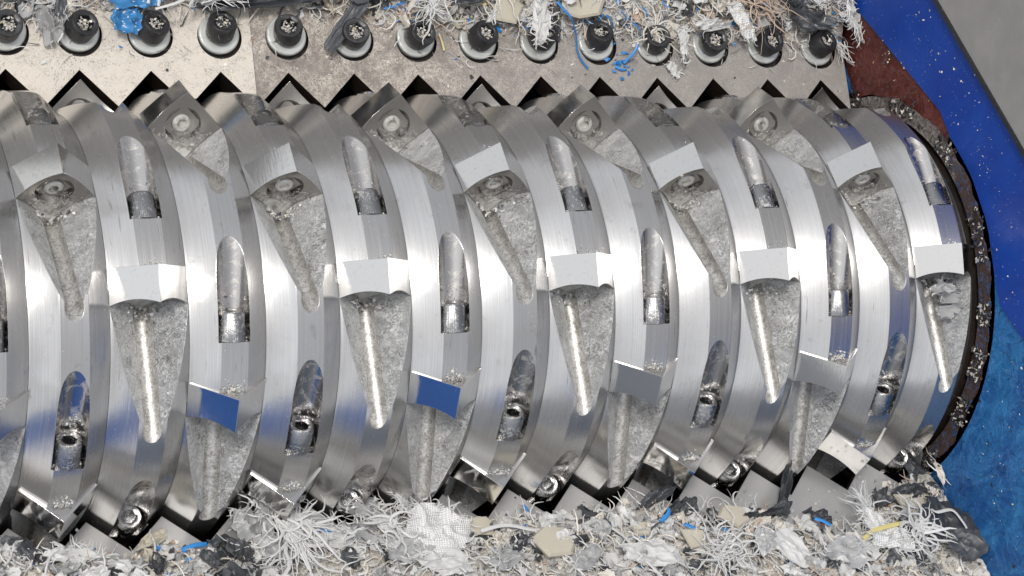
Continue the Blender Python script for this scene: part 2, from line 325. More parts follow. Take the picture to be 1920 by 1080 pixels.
# ------------------------------------------------------------------ rotor
def rotm(a): return Matrix.Rotation(a, 3, 'X')
def eval_bool(base, cutters):
    bo = bpy.data.objects.new('tmp', base); link(bo); tmp = [bo]
    for c in cutters:
        co = bpy.data.objects.new('tmpc', c); link(co); tmp.append(co)
        md = bo.modifiers.new('b', 'BOOLEAN'); md.operation = 'DIFFERENCE'; md.solver = 'EXACT'; md.object = co
    dg = bpy.context.evaluated_depsgraph_get(); dg.update()
    me = bpy.data.meshes.new_from_object(bo.evaluated_get(dg))
    for o in tmp: bpy.data.objects.remove(o)
    return me
def make_disc_mesh():
    prof = [(-.4975, 2.0), (-.4975, 2.782), (-.470, 2.792), (-.178, RF), (.178, RF), (.470, 2.792), (.4975, 2.782), (.4975, 2.0)]
    N = 216; vs = []; fs = []; K = len(prof)
    for i in range(N):
        a = 2 * pi * (i + .37) / N
        for x, r in prof: vs.append((x, -r * sin(a), r * cos(a)))
    for i in range(N):
        j = (i + 1) % N
        for k in range(K):
            l = (k + 1) % K
            fs.append((i * K + k, j * K + k, j * K + l, i * K + l))
    mats = [T_TURN, T_POCK, T_GUT, T_SLOT]
    def fix(mb, name):
        me = mb.mesh(name, mats); bm = bmesh.new(); bm.from_mesh(me); bmesh.ops.recalc_face_normals(bm, faces=bm.faces); bm.to_mesh(me); bm.free(); return me
    base = MB(); base.add(vs, fs, 0); bm_ = fix(base, 'base')
    pv = MB(); gt = MB(); sl = MB()
    for q in range(4):
        Q = rotm(q * pi / 2)
        hb = lambda s: 2.28 + .20 * s
        def f(s): return lambda x, h: Q @ Vector((x, -s, hb(s) + h))
        pv.prism([(0, 0), (1.3, 1.3), (-1.3, 1.3)], f(-.2), f(2.5), 1)
        circ = [(.118 * cos(2 * pi * i / 36), .062 + .118 * sin(2 * pi * i / 36)) for i in range(36)]
        gt.prism(circ, f(-.02), f(2.45), 2)
        Q2 = rotm(q * pi / 2 - radians(20.4))
        def g(s): return lambda x, h: Q2 @ Vector((x, -s, h))
        arc = [(.205 * cos(pi + pi * i / 24), 2.985 + .205 * sin(pi + pi * i / 24)) for i in range(25)] + [(.205, 3.5), (-.205, 3.5)]
        sl.prism(arc, g(-1.7), g(0.0), 3)
    me = eval_bool(bm_, [fix(pv, 'c1'), fix(gt, 'c2'), fix(sl, 'c3')])
    shade(me, 24); me.name = 'rotor_disc'
    return me
def make_knife_mesh():
    # square bar, one diagonal radial; dished front face with a bore; front at s = 0
    cz = R - .5; q = .497; Lk = .47; mb = MB(); NA = 64
    def sq(a, rr):  # point on the square outline direction a (a = 0 is radial), scaled
        ca, sa = abs(cos(a)), abs(sin(a)); t = q / (ca + sa); return (t * sin(a) * rr, t * cos(a) * rr)
    def dish(x, z): return max(0.0, (0.25 - (x * x + z * z)) / (2 * 1.0)) + .0
    rings = []
    for rr in (1.0, .85, .7, .56):
        rings.append([(lambda p: (p[0], dish(*p), cz + p[1]))(sq(2 * pi * i / NA, rr)) for i in range(NA)])
    for r_, extra in ((.245, 0), (.235, .05), (.15, .05)):
        rings.append([(r_ * sin(2 * pi * i / NA), dish(r_, 0) + extra, cz + r_ * cos(2 * pi * i / NA)) for i in range(NA)])
    vs = []; fs = []; ms = []
    for r_ in rings: vs += r_
    for k in range(len(rings) - 1):
        for i in range(NA):
            j = (i + 1) % NA; fs.append((k * NA + i, k * NA + j, (k + 1) * NA + j, (k + 1) * NA + i)); ms.append(1)
    c0 = len(vs); vs.append((0, .2, cz)); k = len(rings) - 1
    for i in range(NA): fs.append((k * NA + i, k * NA + (i + 1) % NA, c0)); ms.append(1)
    b0 = len(vs)
    for i in range(NA): p = sq(2 * pi * i / NA, 1.0); vs.append((p[0], Lk, cz + p[1]))
    for i in range(NA):
        j = (i + 1) % NA; fs.append((i, b0 + i, b0 + j, j)); ms.append(0)
    fs.append(tuple(range(b0, b0 + NA))); ms.append(0)
    me = make_mesh('cutting_knife', vs, fs, [T_KNIFE, T_DISH], ms)
    bm = bmesh.new(); bm.from_mesh(me); bmesh.ops.recalc_face_normals(bm, faces=bm.faces); bm.to_mesh(me); bm.free()
    shade(me, 28); return me
def lathe(prof, n, hexr=None):
    """prof: (r, z) list from bottom outside to top inside; returns MB part verts/faces around Z"""
    vs = []; fs = []
    for r_, z in prof:
        for i in range(n):
            a = 2 * pi * i / n; rr = r_
            if r_ < 0:      # hexagon radius marked negative
                rr = -r_ * cos(pi / 6) / cos((a % (pi / 3)) - pi / 6)
            vs.append((rr * cos(a), rr * sin(a), z))
    for k in range(len(prof) - 1):
        for i in range(n):
            j = (i + 1) % n; fs.append((k * n + i, k * n + j, (k + 1) * n + j, (k + 1) * n + i))
    fs.append(tuple((len(prof) - 1) * n + i for i in range(n))); fs.append(tuple(range(n - 1, -1, -1)))
    return vs, fs
def head_mesh(name, r, h, hx, mats, knurl=True, n=96):
    vs, fs = lathe([(r, 0), (r, h - .03), (r - .02, h), (hx + .012, h), (-hx, h - .015), (-hx, h * .35)], n)
    if knurl:
        for i in range(n):
            if i % 2:
                for k in (0, 1): v = vs[k * n + i]; vs[k * n + i] = (v[0] * .97, v[1] * .97, v[2])
    return make_mesh(name, vs, fs, mats, None, 35)
rotor = empty('shredder_rotor', (6, 0, 0))
tag(rotor, 'polished steel shredder rotor with V-shaped ridges and rows of square cutting knives', 'rotor')
def part(name, me, parent, loc, rot=(0, 0, 0)):
    o = obj(name, me, parent, loc, rot); return o
disc_me, knife_me = make_disc_mesh(), make_knife_mesh()
slot_screw_me = head_mesh('cap_screw', .172, .37, .10, [T_SCREW])
vs, fs = lathe([(.125, 0), (.125, .035), (.10, .055), (-.07, .055), (-.07, .01)], 36)
end_me = make_mesh('screw_end', vs, fs, [T_DISH], None, 35)
for k in range(-2, 14):
    th = TH0 + (k % 3) * pi / 6
    part('rotor_disc', disc_me, rotor, (k - 6, 0, 0), (th, 0, 0))
    for q in range(-2, 3):
        a = th + q * pi / 2
        if radians(-112) < a < radians(112):
            kn = part('cutting_knife', knife_me, rotor, (k - 6, 0, 0), (a, 0, 0))
            e = part('screw_end', end_me, kn, (0, .185, R - .5), (pi / 2, 0, 0))
        a2 = a - radians(20.4)
        if radians(-100) < a2 < radians(105):
            c = rotm(a2) @ Vector((0, 0.003, 2.93))
            # screw axis points backwards (away from the knife): local +Z -> +Y of the rotated frame
            part('cap_screw', slot_screw_me, rotor, (k - 6, c.y, c.z), (a2 - pi / 2, 0, 0))
mb = MB()
vs = []; n = 96
for x, r_ in ((13.5, 2.76), (13.55, 2.76), (14.3, 2.76)):
    vs += [(x - 6, r_ * cos(2 * pi * i / n), r_ * sin(2 * pi * i / n)) for i in range(n)]
fs = [(k * n + i, k * n + (i + 1) % n, (k + 1) * n + (i + 1) % n, (k + 1) * n + i) for k in range(2) for i in range(n)]
mb.add(vs, fs); part('end_flange', mb.mesh('end_flange', [T_DARK], 30), rotor, (0, 0, 0))

# ------------------------------------------------------------------ counter knives (toothed plates)
def toothed(F, x0, x1, depth, back, thick, mat, name, holes=False):
    """saw-tooth plate: notch apex at whole numbers (d = 0), tooth tips at halves (d = -depth)"""
    pts = []; k = math.ceil(x0)
    pts.append((x0, -depth if abs((x0 % 1) - .5) < .01 else -depth * 2 * abs(x0 - round(x0))))
    t = math.ceil(x0 * 2 + .01) / 2
    while t < x1 - 1e-6:
        pts.append((t, 0.0 if abs(t - round(t)) < .01 else -depth)); t += .5
    pts.append((x1, -depth if abs((x1 % 1) - .5) < .01 else -depth * 2 * abs(x1 - round(x1))))
    vs = []; fs = []; n = len(pts)
    for h in (0.0, -thick):
        for x, d in pts: vs.append(F(x, d, h))
        for x, d in pts: vs.append(F(x, back, h))
    for i in range(n - 1):
        fs += [(i, i + 1, n + i + 1, n + i), (2 * n + i, 3 * n + i, 3 * n + i + 1, 2 * n + i + 1), (i, 2 * n + i, 2 * n + i + 1, i + 1)]
    fs += [(0, n, 3 * n, 2 * n), (n - 1, 3 * n - 1, 4 * n - 1, 2 * n - 1)]
    me = make_mesh(name, vs, fs, [mat, T_DARK]); bm = bmesh.new(); bm.from_mesh(me); bmesh.ops.recalc_face_normals(bm, faces=bm.faces)
    nrm = (F(0, 0, 1) - F(0, 0, 0)).normalized()
    for f in bm.faces: f.material_index = 0 if f.normal.dot(nrm) > .5 else 1  # edge faces coloured near-black so the notches read as shaded gaps
    bm.to_mesh(me); bm.free()
    if holes:
        mb = MB(); base = F(0, 0, 0); U1 = F(0, 1, 0) - base
        for k in range(math.ceil(x0), math.floor(x1) + 1):
            pts = [(.325 * cos(2 * pi * i / 40), .325 * sin(2 * pi * i / 40)) for i in range(40)]
            c = F(k + .03, .51, 0)
            mb.prism(pts, lambda a, b: c + Vector((a, 0, 0)) + U1 * b - nrm * .10, lambda a, b: c + Vector((a, 0, 0)) + U1 * b + nrm * .2, 1)  # recess around each washer gets the dark material, shade put into colour
        cm = mb.mesh('c', [mat, T_DARK]); bm = bmesh.new(); bm.from_mesh(cm); bmesh.ops.recalc_face_normals(bm, faces=bm.faces); bm.to_mesh(cm); bm.free()
        me = eval_bool(me, [cm]); me.name = name
    return me
def plate_thing(label, F, x0, x1, depth, back, thick, mat):
    t = empty('counter_knife', (0, 0, 0)); tag(t, label, 'counter knife', 'toothed counter knives along the rotor')
    obj('toothed_plate', toothed(F, x0, x1, depth, back, thick, mat, 'toothed_plate', F is U), t); return t
up1 = plate_thing('cream dust-covered toothed steel plate bolted above the left end of the rotor', U, -4.5, 3.497, .51, 2.6, .42, T_UPL)
up2 = plate_thing('brownish grey toothed steel plate with ten black screws above the rotor', U, 3.503, 13.5, .51, 2.6, .42, T_UPB)
lo1 = plate_thing('bare grey toothed steel plate below the rotor, largely buried in shredded plastic', L, -4.5, 13.5, .5, 2.02, .35, T_LOW)
# washer + cap screw on the upper plates
bolt_me = head_mesh('cap_screw', .205, .255, .128, [T_BLACK])
vs, fs = lathe([(.285, -.08), (.298, -.03), (.298, .012), (.28, .034), (.12, .030)], 64); washer_me = make_mesh('washer', vs, fs, [T_ZINC], None, 35)
urot = (UT, 0, 0)
def socket_fill(seed):
    r_ = random.Random(seed); m = MB()
    for i in range(80):
        a = r_.uniform(0, 2 * pi); q = sqrt(r_.random()) * .112; c = Vector((q * cos(a), q * sin(a), .09 + r_.uniform(0, .14)))
        chip(m, c, r_.uniform(.012, .034), r_, r_.choice((0, 0, 0, 1, 1, 4, 5) if i % 7 == 0 else (0, 1)))
    return m.mesh('shavings', DEB)
def rand_rot(r_):
    return Matrix.Rotation(r_.uniform(0, 2 * pi), 3, 'Z') @ Matrix.Rotation(r_.gauss(0, .55), 3, 'X') @ Matrix.Rotation(r_.gauss(0, .55), 3, 'Y')
def chip(m, c, size, r_, mat, asp=None, base=None):
    """small angular flake with thickness"""
    n = r_.choice((3, 4, 4, 5)); A = rand_rot(r_); asp = asp or r_.uniform(.35, 1); th = size * r_.uniform(.06, .2)
    if base: A = base @ A
    ph = r_.uniform(0, 6.28); pts = []
    for i in range(n):
        a = ph + 2 * pi * (i + r_.uniform(-.28, .28)) / n; q = size * r_.uniform(.7, 1.15); pts.append((q * cos(a), q * sin(a) * asp))
    k = r_.uniform(-.4, .4)
    f = lambda z: (lambda x, y: c + A @ Vector((x, y, z + k * x * x / size)))
    m.prism(pts, f(-th), f(th), mat)
fills = [socket_fill(s) for s in range(5)]
for k in range(-3, 14):
    par = up1 if k <= 3 else up2
    c = U(k + (.02 if k < 9 else .0), .545 + .010 * sin(k * 2.3), .0)
    ws = obj('washer', washer_me, par, c, urot); cs = obj('cap_screw', bolt_me, par, c + (U(0, 0, 1) - U(0, 0, 0)) * .045, (UT, 0, k * 1.1))
    sh = obj('shavings', fills[k % 5], cs); sh['kind'] = 'stuff'

# ------------------------------------------------------------------ machine frame
fr = empty('machine_frame', (13.6, 0, 0)); tag(fr, 'blue painted machine frame with scratched side wall around the right end of rotor', 'machine frame')
def frame_part(name, mb, mats, smooth=None, label=None):
    me = mb.mesh(name, mats, smooth); bm = bmesh.new(); bm.from_mesh(me); bmesh.ops.recalc_face_normals(bm, faces=bm.faces); bm.to_mesh(me); bm.free()
    o = obj(name, me, fr, (-13.6, 0, 0))
    if label: o['label'] = label
    return o
def annulus_wall(mb, x0, x1, rad, outer, m=0, n=72):
    """wall slab x0..x1 with a round hole; outer(a) gives (y, z) of the outline in direction a"""
    vs = []
    for x in (x0, x1):
        for i in range(n):
            a = 2 * pi * i / n; vs.append((x, rad * cos(a), rad * sin(a)))
        for i in range(n): a = 2 * pi * i / n; y, z = outer(a); vs.append((x, y, z))
    fs = []
    for i in range(n):
        j = (i + 1) % n
        fs += [(i, j, n + j, n + i), (2 * n + i, 3 * n + i, 3 * n + j, 2 * n + j), (i, 2 * n + i, 2 * n + j, j), (n + i, n + j, 3 * n + j, 3 * n + i)]
    mb.add(vs, fs, m)
def boxout(a):
    c, s_ = cos(a), sin(a); t = min(8 / max(abs(c), 1e-6), 8 / max(abs(s_), 1e-6)); return (c * t, s_ * t)
mb = MB(); annulus_wall(mb, 13.60, 13.9, 2.98, boxout); frame_part('side_wall', mb, [T_BLUE2])
def ring_outer(r_): return lambda a: (r_ * cos(a), r_ * sin(a))
mb = MB(); annulus_wall(mb, 13.565, 13.61, 2.86, lambda a: ((3.11 + .10 * noise.noise(Vector((cos(a) * 5, sin(a) * 5, 3))) + .05 * noise.noise(Vector((cos(a) * 19, sin(a) * 19, 7)))) * cos(a), (3.11 + .10 * noise.noise(Vector((cos(a) * 5, sin(a) * 5, 3))) + .05 * noise.noise(Vector((cos(a) * 19, sin(a) * 19, 7)))) * sin(a)), 0, 240); annulus_wall(mb, 13.60, 14.3, 2.85, ring_outer(3.2), 1, 120)
frame_part('bore_flange', mb, [T_RIM, T_DARK], 30, 'dusty grey flange ring around the bore')
def wall_plate(name, pts, x0, x1, mat, label=None):
    mb = MB(); mb.prism(pts, lambda y, z: Vector((x0, y, z)), lambda y, z: Vector((x1, y, z))); return frame_part(name, mb, [mat], None, label)
# red primer patch on the wall beside the plate, deep blue plate above it, grey cover panel above that
wall_plate('primer_patch', [(6.5, 1.0), (2.95, 1.0), (2.8, 1.4), (2.4, 2.0), (1.8, 2.5), (1.2, 2.85), (1.5, 3.15), (6.5, 1.6)], 13.595, 13.604, T_RED, 'rusty red primer patch above the bore')
wall_plate('blue_plate', [(7.5, .35), (4.32, 1.62), (1.72, 2.93), (1.3, 2.98), (.5, 3.2), (-.3, 3.24), (-1.1, 3.06), (-1.5, 3.0), (-2.2, 3.3), (-3.6, 4.0), (-7, 5.2), (-7, 6.6), (7.5, 2.4)], 13.57, 13.60, T_BLUE, 'deep blue painted plate flecked with dust')
gp = [(7.5, 2.40), (-7, 6.6), (-7, 9.0), (7.5, 8.0)]
mb = MB(); mb.prism(gp, lambda y, z: Vector((13.50, y, z + .02)), lambda y, z: Vector((13.56, y, z + .02))); frame_part('grey_panel', mb, [T_GREY], None, 'plain light grey cover panel')
mb = MB(); mb.prism([(7.5, 2.36), (-7, 6.56), (-7, 6.64), (7.5, 2.44)], lambda y, z: Vector((13.48, y, z)), lambda y, z: Vector((13.58, y, z))); frame_part('shadow_gap', mb, [T_BLACK])  # black strip painted in as the shadow gap between blue plate and grey panel
# beams carrying the plates, set back with an unseen shell to keep gaps black
mb = MB(); mb.prism([(UY + .55, UZ - .35), (UY + 2.6, UZ), (UY + 2.6, -3.5), (UY + .3, -3.5)], lambda y, z: Vector((-4.5, y, z)), lambda y, z: Vector((13.6, y, z)))
frame_part('support_beam', mb, [T_DARK])
mb = MB(); mb.prism([(LY - .35, LZ - .36), (LY - .3, -3.5), (LY - 1.7, -3.5), (LY - 1.7, LZ + .1)], lambda y, z: Vector((-4.5, y, z)), lambda y, z: Vector((13.6, y, z)))
frame_part('support_beam', mb, [T_DARK])
vs = []; n = 40
for x in (-4.5, 13.9):
    for r_ in (3.75, 3.95):
        vs += [(x, r_ * cos(pi + pi * i / n), r_ * sin(pi + pi * i / n)) for i in range(n + 1)]
m_ = n + 1; fs = []
for i in range(n): fs += [(i, i + 1, 2 * m_ + i + 1, 2 * m_ + i), (m_ + i, 3 * m_ + i, 3 * m_ + i + 1, m_ + i + 1)]
mb = MB(); mb.add(vs, fs); frame_part('gap_shell', mb, [T_DARK], 30)  # unseen shell added under the rotor so the gaps beside it stay dark
mb = MB(); mb.prism([(-5.25, .62), (-7.6, 2.9), (-7.75, 2.75), (-5.4, .47)], lambda y, z: Vector((-12, y, z)), lambda y, z: Vector((.9, y, z))); frame_part('front_reflector_wall', mb, [T_BLUE3])  # unseen blue wall, tilted to catch the sun and colour the knives' reflections
mb = MB(); mb.prism([(-5.25, .62), (-7.6, 2.9), (-7.75, 2.75), (-5.4, .47)], lambda y, z: Vector((.91, y, z)), lambda y, z: Vector((13.6, y, z))); frame_part('front_reflector_panel', mb, [T_DGREY])  # unseen grey half, added so the right-hand knives reflect less blue
mb = MB(); mb.box(-12, 13.6, -5.6, -5.2, .1, .46); frame_part('front_ledge', mb, [T_BLUE2])

mb = MB(); mb.prism([(6.3, 1.4), (7.6, 5.2), (7.8, 5.1), (6.6, 1.2)], lambda y, z: Vector((-8, y, z)), lambda y, z: Vector((13.5, y, z))); frame_part('rear_reflector_wall', mb, [T_GREY])  # unseen wall added for darker reflections and contrast along the rotor's upper side

# ------------------------------------------------------------------ shredded plastic
def interp(t, x):
    for (a, va), (b, vb) in zip(t, t[1:]):
        if x <= b: return va + (vb - va) * max(0, min(1, (x - a) / (b - a)))
    return t[-1][1]
LB = [(-2, -.2), (-.6, -.35), (0, -.15), (.7, 0), (1.4, -.08), (2.1, .08), (2.4, -.1), (2.85, -.25), (3.4, -.2), (4.2, -.3), (4.6, -.35), (5.2, -.2), (5.7, -.1), (6.4, -.12), (7.4, -.12), (8.5, -.1), (9.3, .08), (10.2, .12), (10.8, .35), (11.4, .62), (12, .66), (12.35, .3), (12.7, -.1), (13.6, -.35)]
UB = [(-2, .75), (.5, .75), (2, .85), (3.4, .95), (4.2, .9), (5, .85), (6, .72), (7, .66), (8, .66), (9, .6), (10, .6), (11, .62), (12, .6), (13, .5), (13.5, .45)]
def sm(a, b, x): t = max(0, min(1, (x - a) / (b - a))); return t * t * (3 - 2 * t)
def nz(x, y, s=1.0, o=0.0): return noise.noise(Vector((x * s + o, y * s - o, o * .7)))
def hL(x, d): e = d - interp(LB, x) - .10 * nz(x, 3, 2.2); return sm(.05, .75, e) * (.16 + .20 * (nz(x, d, 1.3, 5) + .3 * nz(x, d, 5, 2))) if e > .05 else 0
def hU(x, d): e = d - interp(UB, x) - .12 * nz(x, 7, 2.0); return sm(0, .9, e) * (.34 + .22 * nz(x, d, 1.2, 9) + .08 * nz(x, d, 5, 3)) if e > 0 else 0
def on_tooth(x, d): return d > -.48 + abs((x % 1) - .5) + .03
def heap(name, F, H, x0, x1, d0, d1, nx, nd, label, cat):
    vs = []; fs = []; ok = {}
    for i in range(nx + 1):
        for j in range(nd + 1):
            x = x0 + (x1 - x0) * i / nx; d = d0 + (d1 - d0) * j / nd; h = H(x, d); ok[i, j] = h > .012
            vs.append(F(x, d, h + .02 * nz(x, d, 19) * (h > .012) - .012))
    for i in range(nx):
        for j in range(nd):
            if ok[i, j] or ok[i + 1, j + 1] or ok[i + 1, j]:
                a = i * (nd + 1) + j; fs.append((a, a + nd + 1, a + nd + 2, a + 1))
    o = obj(name, make_mesh(name, vs, fs, [T_HEAP]), None); tag(o, label, cat, None, 'stuff')
def mat_heap():
    M = Mat('fine_shreds'); v = M.voro(9, None, 'Color', 'F1', (1, 1, 1)); a = M.noise(12, 6, .7); g = M.n('ShaderNodeSeparateColor'); M.l(v, g.inputs[0])
    c = M.ramp(g.outputs[0], (.0, (.16, .15, .145)), (.15, (.46, .43, .39)), (.5, (.66, .62, .56)), (.85, (.76, .75, .73)))
    M.set(Base_Color=M.mix(M.math('MULTIPLY', a, .5), c, (.5, .46, .40)), Roughness=.6, Normal=M.bump(M.math('ADD', a, g.outputs[1]), .9, .05)); return M.m
T_HEAP = mat_heap()
def _scraps(name, F, H, B, n, x0, x1, dmax, mats, label, s0, s1, gap, off=0.0):
    r_ = random.Random(n * 3 + 1); V = []; Fc = []; MI = []
    for i in range(n):
        for t in range(20):
            x = r_.uniform(x0, x1); b = interp(B, x); d = b + off + r_.random() * (dmax - b - off)
            if gap(x, d): break
        sz = r_.uniform(s0, s1); me = crumple('tmp', F, x, d, H(x, d) + .03 + .06 * r_.random(), sz, sz * r_.uniform(.35, 1), r_.uniform(0, 6.3), T_WHITE, 500 + i, sz * .45, .4, nr=6, ns=20, fold=1.5, tilt=(r_.uniform(-.35, .35), r_.uniform(-.35, .35)), raw=True)
        b0 = len(V); V += me[0]; Fc += [tuple(b0 + k for k in f) for f in me[1]]; MI += [r_.choice(mats)] * len(me[1])
    me = make_mesh(name, V, Fc, DEB, MI, 45); o = obj(name, me); tag(o, label, 'plastic scraps', None, 'stuff')
heap('shredded_plastic', L, hL, -1.6, 13.58, -.4, 1.95, 220, 40, 'bed of fine cream shreds piled on the lower plate', 'plastic shreds')
heap('shredded_plastic', U, hU, -1.6, 13.5, .4, 2.5, 220, 36, 'bed of mixed shreds heaped behind the row of black screws', 'plastic shreds')
CM = (0,) * 26 + (1,) * 18 + (6,) * 2 + (2,) * 4 + (3, 4, 4, 7, 7, 7)
CU = (0,) * 12 + (1,) * 8 + (2,) * 3 + (3, 4, 4, 7, 6, 3, 5)
def frame_of(F):
    b = F(0, 0, 0); return Matrix((F(1, 0, 0) - b, F(0, 1, 0) - b, F(0, 0, 1) - b)).transposed()
def scatter(name, F, H, B, n, x0, x1, dmax, cols, label, gap, lo, hi, pre=.02, sparse=.06):
    r_ = random.Random(len(label) + n); m = MB(); FB = frame_of(F); c = 0; tries = 0
    while c < n and tries < n * 12:
        tries += 1
        x = r_.uniform(x0, x1); b = interp(B, x) + .1 * nz(x, 3, 2.2); e = r_.uniform(-.9, dmax - b); d = b + e
        p = 1 if e > .15 else (sparse + (1 - sparse) * sm(-.22, .15, e) * (.4 + .9 * max(0, nz(x, d, 3, 4) + .3)))
        if r_.random() > p or not gap(x, d): continue
        size = lo + (hi - lo) * r_.random() ** 3.2
        if e < 0: size *= .6
        chip(m, F(x, d, H(x, d) + size * .25 + (r_.random() ** 2 * .06 if e > .2 else 0)), size, r_, r_.choice(cols), None, FB); c += 1
    o = obj(name, m.mesh(name, DEB), None); tag(o, label, 'plastic shreds', None, 'stuff')
scatter('plastic_chips', L, hL, LB, 12500, -1.5, 13.5, 1.9, CM, 'thousands of tiny cream and white chips strewn over the lower plate and its teeth', on_tooth, .010, .075)
scatter('plastic_chips', U, hU, UB, 6500, -1.5, 13.45, 1.9, CU, 'tiny cream, white and blue chips scattered around the upper screws', on_tooth, .012, .08)
def fibre(m, F, x, d, h, a, length, r_, rad, mat, curl=1.0, lift=.15, n=7, FH=None, sides=4):
    pts = []; st = length / n; k = r_.gauss(0, 1.1) * curl; z = h; vz = lift * r_.uniform(.2, 1.2)
    for i in range(n + 1):
        hh = z if FH is None else max(z, FH(x, d) + rad)
        pts.append(F(x, d, hh)); x += cos(a) * st; d += sin(a) * st; a += k * st * 1.5 + r_.gauss(0, .26); z += vz * st; vz -= st * lift * 2.2
        z = max(z, h * .4)
    m.tube(pts, rad, sides, mat, r_.uniform(.3, .9))
def fibres(name, F, H, B, n, x0, x1, dmax, cols, label, l0, l1, r0, r1, off=.1, gap=on_tooth):
    r_ = random.Random(n); m = MB()
    for i in range(n):
        for t in range(30):
            x = r_.uniform(x0, x1); d = interp(B, x) + off + r_.random() * (dmax - interp(B, x) - off)
            if gap(x, d): break
        fibre(m, F, x, d, H(x, d) + r_.uniform(.01, .09), r_.uniform(0, 2 * pi), r_.uniform(l0, l1), r_, r_.uniform(r0, r1), r_.choice(cols), 2.2, .25, 7, H)
    o = obj(name, m.mesh(name, DEB, 40), None); tag(o, label, 'plastic fibres', None, 'stuff')
fibres('plastic_fibres', L, hL, LB, 1500, -1.4, 13.3, 1.9, (1, 1, 1, 1, 0, 0, 0, 7, 7, 2, 4, 1), 'tangled white and grey fibres lying in the lower bed of shreds', .12, .6, .006, .018)
fibres('plastic_fibres', U, hU, UB, 1900, -1.4, 13.3, 1.8, (1, 1, 1, 1, 0, 0, 0, 0, 0, 4, 4, 3, 2, 1), 'tangled straw-like fibres and slivers heaped behind the upper screws', .12, .55, .006, .018, .02)
fibres('plastic_fibres', U, lambda x, d: 0.0, [(-2, .05), (14, .05)], 130, -1.4, 13.3, .75, (1, 1, 0, 2), 'loose thin hairs and threads lying between the upper screws', .08, .3, .003, .009)

def crumple(name, F, x, d, h, sx, sd, rot, mat, seed, amp=.12, jag=.18, label=None, cat=None, fringe=0, tilt=(0, 0), nr=14, ns=44, fr_len=.25, fr_mat=1, fold=1.0, box=0.0, parent=None, raw=False):
    """torn crumpled sheet with thickness"""
    r_ = random.Random(seed); o1 = seed * 3.7; vs = []; fs = []; edge = []
    ca, sa = cos(rot), sin(rot)
    npg = r_.randint(6, 9); pg = []
    for i in range(npg): a_ = 2 * pi * (i + r_.uniform(-.3, .3)) / npg; q_ = 1 + jag * r_.uniform(-1.5, .9); pg.append((q_ * cos(a_), q_ * sin(a_)))
    def outline(a):
        c_, s_ = cos(a), sin(a)
        for i in range(npg):
            (x1_, y1_), (x2_, y2_) = pg[i], pg[(i + 1) % npg]; ex, ey = x2_ - x1_, y2_ - y1_; den = c_ * ey - s_ * ex
            if abs(den) < 1e-9: continue
            t_ = (x1_ * ey - y1_ * ex) / den; k_ = (x1_ * s_ - y1_ * c_) / den
            if t_ > 0 and -1e-6 <= k_ <= 1 + 1e-6: return t_
        return 1.0
    def P(u, v, t):
        w1 = nz(u, v, 1.5, o1); w2 = nz(u, v, 3.4, o1 + 3); w3 = nz(u, v, .9, o1 + 8)
        uu = u + .16 * fold * nz(u, v, 2.6, o1 + 11); vv = v + .16 * fold * nz(u, v, 2.6, o1 + 17)
        X = uu * sx; Y = vv * sd
        z = h + amp * ((1 - 2.6 * abs(w1)) * .85 + .30 * (1 - 2.6 * abs(w2)) + .5 * w3) + tilt[0] * X + tilt[1] * Y + t
        return (x + X * ca - Y * sa, d + X * sa + Y * ca, z)
    for layer in (0, 1):
        for i in range(nr + 1):
            q = i / nr
            for j in range(ns):
                a = 2 * pi * j / ns; b = 1.0
                if box: c_, s_ = abs(cos(a)), abs(sin(a)); b = (1 - box) + box / max(c_, s_)
                e = b * (outline(a) + jag * (.35 * nz(cos(a), sin(a), 9, o1)) * q)
                p = P(q * e * cos(a), q * e * sin(a), -.016 * layer)
                if i == nr and layer == 0: edge.append((p, a))
                vs.append(F(*p))
    K = (nr + 1) * ns
    for layer in (0, 1):
        for i in range(nr):
            for j in range(ns):
                k = (j + 1) % ns; b = layer * K; f = (b + i * ns + j, b + i * ns + k, b + (i + 1) * ns + k, b + (i + 1) * ns + j)
                fs.append(f if layer else f[::-1])
    for j in range(ns): k = (j + 1) % ns; fs.append((nr * ns + j, nr * ns + k, K + nr * ns + k, K + nr * ns + j))
    if raw: return vs, fs
    me = make_mesh(name, vs, fs, [mat]); shade(me, 42)
    o = obj(name, me, parent)
    if label: tag(o, label, cat or 'plastic scrap')
    if fringe:
        m = MB(); fringe = int(fringe * .8); gdirs = [r_.uniform(0, 6.28) for _ in range(4)]
        for i in range(fringe):
            (px, pd, pz), a = r_.choice(edge)
            gd = r_.choice(gdirs); fibre(m, F, px, pd, pz, (gd if r_.random() < .6 else a + rot) + r_.gauss(0, .6), fr_len * r_.uniform(.25, 1.2), r_, r_.choice((.004, .006, .008, .015)), fr_mat, 2.6, .15, 6)
        obj('fringe', m.mesh('fringe', DEB, 40), o)
    return o
def slab(name, F, x, d, h, pts, th, rot, mat, label, cat='plastic chip', tilt=(0, 0), mat2=None):
    """thick angular chip: bevelled polygon"""
    ca, sa = cos(rot), sin(rot); vs = []; n = len(pts)
    for sc, z in ((1.0, 0), (1.04, th * .5), (.90, th), ):
        for (a, b) in pts:
            a, b = a * sc, b * sc; vs.append(F(x + a * ca - b * sa, d + a * sa + b * ca, h + z + tilt[0] * a + tilt[1] * b + .02 * nz(a, b, 4, x)))
    fs = [tuple(range(n - 1, -1, -1)), tuple(2 * n + i for i in range(n))]
    for k in (0, 1):
        for i in range(n): j = (i + 1) % n; fs.append((k * n + i, k * n + j, (k + 1) * n + j, (k + 1) * n + i))
    o = obj(name, make_mesh(name, vs, fs, [mat])); tag(o, label, cat); return o
